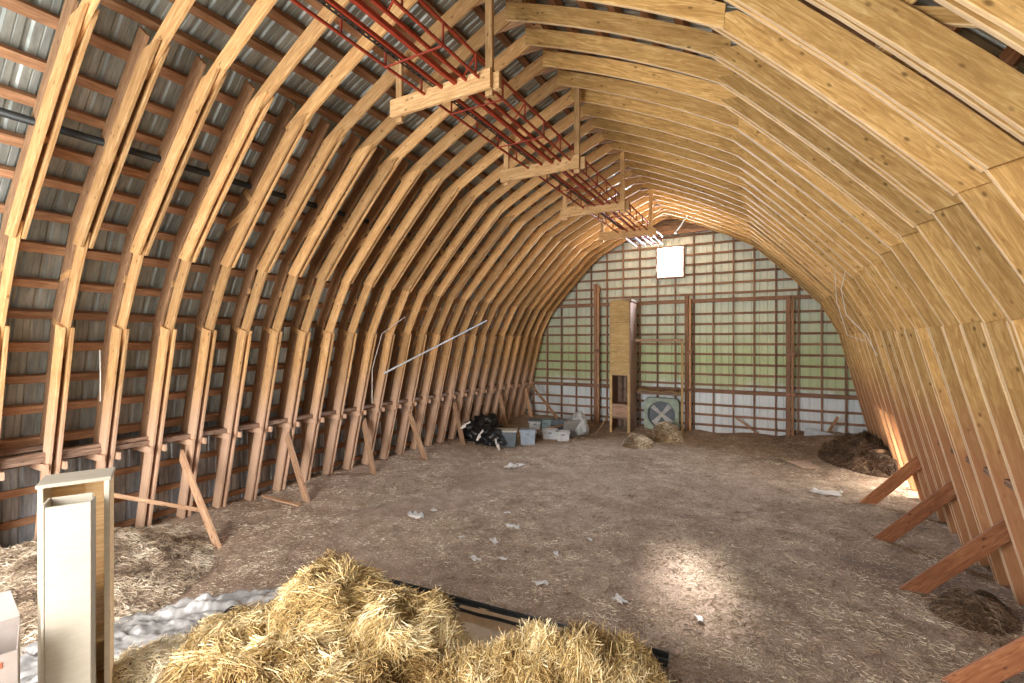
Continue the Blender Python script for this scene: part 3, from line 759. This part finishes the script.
# fan
fx, fz, fy = -.38, -4.25, 28.0
t = empty('ventilation_fan', P(fx, fy, -H), 'square green cased ventilation fan with pale blades in the gable wall', 'fan')
R = .47
def fan_housing():
    N = 32; vs = []; fs = []; w = .58; dep = .22
    cy = fy*S; cxx = P(fx, 0, 0).x; cz = P(0, 0, fz).z
    for y in (cy, cy+dep):
        for k in range(N):
            a = 2*math.pi*(k+.5)/N; c, s = math.cos(a), math.sin(a); m = max(abs(c), abs(s))
            vs.append((cxx+c/m*w, y, cz+s/m*w))
        for k in range(N):
            a = 2*math.pi*(k+.5)/N; vs.append((cxx+R*math.cos(a), y, cz+R*math.sin(a)))
    for k in range(N):
        j = (k+1) % N
        fs += [(k, j, N+j, N+k), (2*N+k, 3*N+k, 3*N+j, 2*N+j), (k, 2*N+k, 2*N+j, j), (N+k, N+j, 3*N+j, 3*N+k)]
    return pyd('housing', vs, fs)
ob('housing', fan_housing(), M['fan_green'], t, Matrix.Identity(4))
fc = Vector((P(fx, 0, 0).x, fy*S+.1, P(0, 0, fz).z))
ob('guard_ring', tube_mesh([fc+Vector((R*math.cos(a*.2618), -.08, R*math.sin(a*.2618))) for a in range(24)], .022, 8, True), M['slate'], t, Matrix.Identity(4))
bm = bmesh.new(); bmesh.ops.create_cone(bm, segments=24, radius1=R, radius2=R, depth=.02, cap_ends=True)
bmo('back_plate', bm, M['slate'], t, Matrix.Translation(fc+Vector((0, .1, 0))) @ Matrix.Rotation(math.pi/2, 4, 'X'))
bm = bmesh.new(); bmesh.ops.create_cone(bm, segments=20, radius1=.10, radius2=.08, depth=.1, cap_ends=True)
bmo('hub', bm, M['cream'], t, Matrix.Translation(fc) @ Matrix.Rotation(math.pi/2, 4, 'X'))
for k in range(4):
    me = pyd('blade', [(.06, -.01, -.05), (.42, -.05, -.10), (.44, .03, .09), (.06, .02, .05), (.06, .0, -.05), (.42, -.035, -.10), (.44, .045, .09), (.06, .035, .05)],
             [(3, 2, 1, 0), (4, 5, 6, 7), (0, 1, 5, 4), (1, 2, 6, 5), (2, 3, 7, 6), (3, 0, 4, 7)])
    ob('blade', me, M['palegrey'], t, Matrix.Translation(fc) @ Matrix.Rotation(math.radians(40+90*k), 4, 'Y'))

# ---------------------------------------------------------------- clutter in the far left corner
def tote(u, v, w, d, h, mat, lidmat, label, ang=0.0, lid=True, z=0.0, name='storage_tote', cat='tote'):
    p = fl(u, v, z); p.z = z+floor_h(p.x, p.y) if z == 0 else z
    t = empty(name, p, label, cat); MM = Matrix.Translation(p) @ Matrix.Rotation(ang, 4, 'Z')
    a, b = w/2, d/2; k = .88; vs = []
    for (s, zz) in ((k, 0), (1, h)):
        vs += [(-a*s, -b*s, zz), (a*s, -b*s, zz), (a*s, b*s, zz), (-a*s, b*s, zz)]
    for (s, zz) in ((.95, h), (k*.95, .02)):
        vs += [(-a*s, -b*s, zz), (a*s, -b*s, zz), (a*s, b*s, zz), (-a*s, b*s, zz)]
    fs = [(3, 2, 1, 0)]
    for r in range(3):
        for j in range(4): fs.append((r*4+j, r*4+(j+1) % 4, (r+1)*4+(j+1) % 4, (r+1)*4+j))
    fs.append((12, 13, 14, 15))
    ob('body', pyd('tote', vs, fs), M[mat], t, MM)
    bm = bmesh.new()
    for lo, hi in (((-a-.02, -b-.02, h-.03), (a+.02, -b, h)), ((-a-.02, b, h-.03), (a+.02, b+.02, h)), ((-a-.02, -b, h-.03), (-a, b, h)), ((a, -b, h-.03), (a+.02, b, h))): box_bm(bm, lo, hi, .004)
    bmo('rim', bm, M[mat], t, MM)
    if lid: boxo('lid', (-a-.025, -b-.025, h), (a+.025, b+.025, h+.04), M[lidmat], t, .01, MM)
    boxo('handle', (-.06, -b-.035, h-.10), (.06, -b-.01, h-.07), M['slate'], t, .005, MM)
    return t
A = TH-.1
tote(507, 445, .60, .45, .46, 'slate', 'cream', 'dark tote with a cream lid beside the black bags', A)
boxo('lid_box', (0, 0, 0), (.01, .01, .01), M['cream']) if False else None
tote(528, 444, .46, .38, .42, 'bluegrey', 'bluegrey', 'blue grey lidded tote standing apart in front of the clutter', A)
tote(550, 438, .50, .35, .30, 'palegrey', 'palegrey', 'white plastic bin in front of the grey totes, left of its pair', A, False)
tote(563, 440, .42, .35, .30, 'palegrey', 'palegrey', 'white plastic bin in front of the grey totes, right of its pair', A, False)
tote(535, 432, .40, .35, .42, 'palegrey', 'slate', 'light grey tote behind the blue grey tote', A)
tote(545, 431, .42, .35, .45, 'teal', 'teal', 'teal grey tote in the back row of the clutter', A)
tote(558, 431, .50, .35, .40, 'slate', 'slate', 'slate coloured tote in the back row near the sack', A)
for i, (u, v, r, sq, lab) in enumerate(((470, 441, .42, (1, .8, .9), 'leftmost crumpled black plastic bag against the left legs'), (484, 444, .40, (1, .8, .85), 'black plastic bag in the middle of the bag pile'), (494, 446, .32, (1, .8, .9), 'rightmost black plastic bag beside the cream lidded tote'), (478, 436, .45, (1.1, .8, 1.1), 'black plastic bag at the back of the bag pile'))):
    p = fl(u, v); p.z = .2; p.x = max(p.x, -8.6*S)
    t = blob('plastic_bag', p, r, M['black'], lab, 'bag', sq, .55, i*7+1, fr=2.8)
for i, (u, v, a_, lab) in enumerate(((476, 434, .5, 'white torn sheet draped over the black bags'), (493, 443, -.4, 'white strip of plastic hanging on the rightmost black bag'), (462, 424, .9, 'small white plastic tatter left of the bags'))):
    d = 15.0; p = ray(u, v, proj(fl(u, 447))[2])
    me = pyd('tatter', [(-.02, 0, -.18), (.02, .02, -.17), (.06, -.02, -.02), (.01, 0, .04), (.05, .02, .16), (.0, .01, .20), (-.04, .03, 0)], [(0, 1, 2, 3, 6), (3, 4, 5, 6)])
    o = ob('plastic_tatter', me, M['paper'], None, Matrix.Translation(p+Vector((.35, -.35, .05))) @ Matrix.Rotation(TH, 4, 'Z') @ Matrix.Rotation(a_, 4, 'Y'))
    o.modifiers.new('t', 'SOLIDIFY').thickness = .008; tag(o, lab, 'plastic')
p = fl(579, 436); blob('white_sack', p+Vector((0, 0, .32)), .34, M['sack'], 'tall silvery white woven sack standing behind the bins', 'sack', (.85, .7, 1.35), .25, 5)
p = fl(570, 437)
o = boxo('leaning_panel', (-.02, -.35, 0), (.02, .35, .62), M['grey_board'], None, .004, Matrix.Translation(p) @ Matrix.Rotation(TH-1.1, 4, 'Z') @ Matrix.Rotation(.35, 4, 'Y')); tag(o, 'grey panel leaning beside the white sack', 'panel')
def loose(name, a, b, lab, th=.05, dp=.1, mat='brace', cat='plank'):
    return tag(beam(name, a, b, UPV if abs((b-a).normalized().z) < .8 else (0, 1, 0), th, dp, M[mat], seg=4, wob=.003), lab, cat)
loose('loose_plank', ray(557, 419, 16.2), P(-8.6, 27.6, -2.9), 'plank leaning diagonally in the left corner of the gable wall')
loose('loose_plank', fl(505, 438, .12), fl(570, 424, .3), 'board lying on top of the clutter in the left corner', .12, .03)
loose('loose_plank', fl(822, 443, .02), P(8.0, 27.2, -3.7), 'long plank propped diagonally in the right corner of the gable wall', .05, .08)
loose('loose_plank', fl(845, 446, .1), fl(872, 432, .5), 'short plank on the debris in the right corner', .05, .08)
loose('loose_plank', fl(765, 440, .0), P(3.5, 28.3, -4.2), 'short pale board leaning low on the gable wall right of the fan', .06, .05)
loose('loose_plank', ray(112, 497, 6.9), ray(206, 513, 7.7), 'thin board tied across the legs beside the first left brace', .03, .06)
loose('loose_plank', fl(264, 497, .15), fl(300, 506, .05), 'pale board lying on the hay at the foot of the left legs', .1, .03)
loose('loose_plank', P(-9.05, 1.8, -2.58), P(-9.2, 6.3, -2.56), 'dark loose board resting on the left ledge near the cabinet', .14, .05, 'old')
loose('loose_plank', P(-9.3, 1.5, -2.48), P(-9.4, 4.6, -2.46), 'short grey board on the left ledge behind the first legs', .1, .06, 'old')
o = boxo('sheet_metal', (-.4, -.01, -.2), (.4, .01, .3), M['skinlow'], None, .002, Matrix.Translation(P(7.3, 28.1, -5.0)) @ Matrix.Rotation(-.2, 4, 'X') @ Matrix.Rotation(.15, 4, 'Y')); tag(o, 'bent piece of sheet metal standing low in the right corner of the gable wall', 'panel')
p = fl(877, 458, .35)
bm = bmesh.new(); bmesh.ops.create_cone(bm, segments=24, radius1=.22, radius2=.22, depth=.5, cap_ends=True)
o = bmo('log', bm, M['brace'], None, Matrix.Translation(p) @ Matrix.Rotation(1.4, 4, 'X') @ Matrix.Rotation(.4, 4, 'Y')); tag(o, 'short round log lying on the debris in the right corner', 'log')
for k, (u, v, du, dv, lab) in enumerate(((888, 440, 14, 16, 'crooked branch on top of the right debris heap'), (893, 452, -18, 6, 'dark branch sticking out left of the debris heap'), (884, 446, 10, -14, 'thin branch standing up from the debris heap'))):
    a = fl(u, 466); a = ray(u, v, proj(a)[2]); b = ray(u+du, v+dv, proj(a)[2]-.2); mid = (a+b)/2+Vector((0, 0, .08))
    tag(ob('branch', tube_mesh([a, mid, b], .025, 6), M['old']), lab, 'branch')

# cardboard and scraps on the floor
c = fl(816, 467); boxo_ = boxo('cardboard_sheet', (-.55, -.35, .0), (.55, .35, .012), M['card'], None, .002, Matrix.Translation(c+Vector((0, 0, .06))) @ Matrix.Rotation(.5, 4, 'Z')); tag(boxo_, 'flat brown cardboard sheet lying on the floor at the far right', 'cardboard')
SCR = [(415, 517, .13, 'long white paper scrap left of the floor centre'), (434, 512, .06, 'small white crumb beyond the long paper scrap'), (513, 527, .10, 'folded white scrap in the middle of the floor'), (494, 541, .07, 'pale scrap just nearer than the folded scrap'), (474, 559, .07, 'bent paper scrap behind the black gutter'), (503, 560, .05, 'tiny white flake right of the bent scrap'),
       (541, 585, .07, 'crumpled scrap between the gutter and the floor centre'), (620, 601, .07, 'white scrap on the floor left of the sunlit patch'), (507, 514, .05, 'tiny white scrap beyond the folded scrap'), (556, 555, .05, 'pale flake right of the floor centre'), (826, 493, .22, 'torn white paper on the floor near the far right brace'), (516, 466, .2, 'white plastic scrap before the grey totes'),
       (700, 620, .05, 'small white scrap at the near edge of the sunlit patch'), (590, 541, .04, 'tiny pale flake between gutter and chute'), (462, 538, .04, 'tiny flake near the left side of the floor')]
for i, (u, v, r, lab) in enumerate(SCR):
    p = fl(u, v); p.z = floor_h(p.x, p.y)+.02
    vs = []; fs = []; N = 6
    for j in range(N+1):
        for k in range(N+1):
            a = k/N*2-1; b = j/N*2-1; e = 1+.5*noise.noise(Vector((a*1.5+i*3, b*1.5, i)))
            vs.append((a*r*1.3*e, b*r*.7*e, .5*r*noise.noise(Vector((a*2, b*2, i+.3)))))
    for j in range(N):
        for k in range(N):
            q = j*(N+1)+k; fs.append((q, q+1, q+N+2, q+N+1))
    o = ob('paper_scrap', pyd('scrap', vs, fs, True), M['paper'], None, Matrix.Translation(p) @ Matrix.Rotation(random.uniform(0, 3), 4, 'Z'))
    o.modifiers.new('t', 'SOLIDIFY').thickness = .003; tag(o, lab, 'paper scrap')

# ropes, cords, white pole
def rope(pts, r, lab, mat='rope', name='twine', cat='twine'): tag(ob(name, tube_mesh(pts, r, 6), M[mat]), lab, cat)
rope([P(7.2, 17.5, 2.3), P(7.05, 17.4, 1.6), P(7.15, 17.2, .8), P(7.6, 17.0, .2), P(7.8, 16.6, -.4)], .008, 'white twine dangling from the right ribs beside the gable')
rope([P(7.0, 18.5, 2.3), P(7.05, 18.5, 1.3), P(7.3, 18.2, .2), P(7.75, 18.0, .0)], .007, 'thinner second strand of twine on the far right ribs')
rope([P(-7.6, 13.2, -1.2), P(-7.9, 21.0, 1.1)], .022, 'long white pole fixed across the left ribs toward the gable', 'palegrey', 'thin_pole', 'pole')
rope([P(-8.6, 5.0, -.2), P(-8.62, 5.02, -.8), P(-8.58, 5.0, -1.4)], .008, 'short twine hanging between the near left legs')
rope([P(-7.2, 12.2, -2.2), P(-7.6, 12.6, -1.0), P(-7.9, 13.4, 0.3), P(-7.8, 14.6, 1.0)], .008, 'loose pale cord looping over the left ribs')
# ---------------------------------------------------------------- light
w = bpy.data.worlds.new('World'); SC.world = w; w.use_nodes = True; nt = w.node_tree
bg = nt.nodes['Background']
sky = nt.nodes.new('ShaderNodeTexSky'); sky.sky_type = 'HOSEK_WILKIE'; sky.turbidity = 5; sky.ground_albedo = .4
sky.sun_direction = Vector((-3.66, 17.9, 10)).normalized()
mx = nt.nodes.new('ShaderNodeMix'); mx.data_type = 'RGBA'; mx.inputs[0].default_value = .75
nt.links.new(sky.outputs[0], mx.inputs[6]); mx.inputs[7].default_value = (1, .97, .93, 1)
nt.links.new(mx.outputs[2], bg.inputs[0]); bg.inputs[1].default_value = 3.5
def area(name, loc, rot, sx, sy, power, col, spread=180):
    l = bpy.data.lights.new(name, 'AREA'); l.shape = 'RECTANGLE'; l.size = sx; l.size_y = sy; l.energy = power; l.color = col; l.spread = math.radians(spread)
    o = bpy.data.objects.new(name, l); o.location = loc; o.rotation_euler = rot; COL.objects.link(o); return o
area('hay_door_daylight', P(-2.3, Y0-.2, -1.2), (math.radians(90), 0, 0), 6.4*S, 4.6, 600, (1, .965, .93))
area('gable_window_daylight', P(0, YW+.5, 4.68), (math.radians(-90), 0, 0), .86, 1.0, 1050, (.72, .84, 1))
area('side_door_daylight', P(10.6, 21.4, -4.1), (0, math.radians(90), 0), 1.2, 1.4, 120, (1, .9, .75))
sl = bpy.data.lights.new('sun', 'SUN'); sl.energy = 14; sl.angle = math.radians(3.5); sl.color = (1, .96, .9)
so = bpy.data.objects.new('sun', sl); COL.objects.link(so)
so.rotation_euler = Vector((3.66, -17.9, -10)).to_track_quat('-Z', 'Y').to_euler()

# ---------------------------------------------------------------- camera
cam = bpy.data.cameras.new('camera'); cam.sensor_width = 36; cam.lens = FPX/1024*36; cam.clip_start = .05
co = bpy.data.objects.new('camera', cam); COL.objects.link(co); co.location = (CX, 0, CZ); co.rotation_euler = (math.pi/2, 0, TH)
SC.camera = co
vs_ = SC.view_settings; SC.display_settings.display_device = 'sRGB'
vs_.view_transform = 'Standard'; vs_.look = 'None'; vs_.exposure = 0.62; vs_.gamma = 1; vs_.use_curve_mapping = False
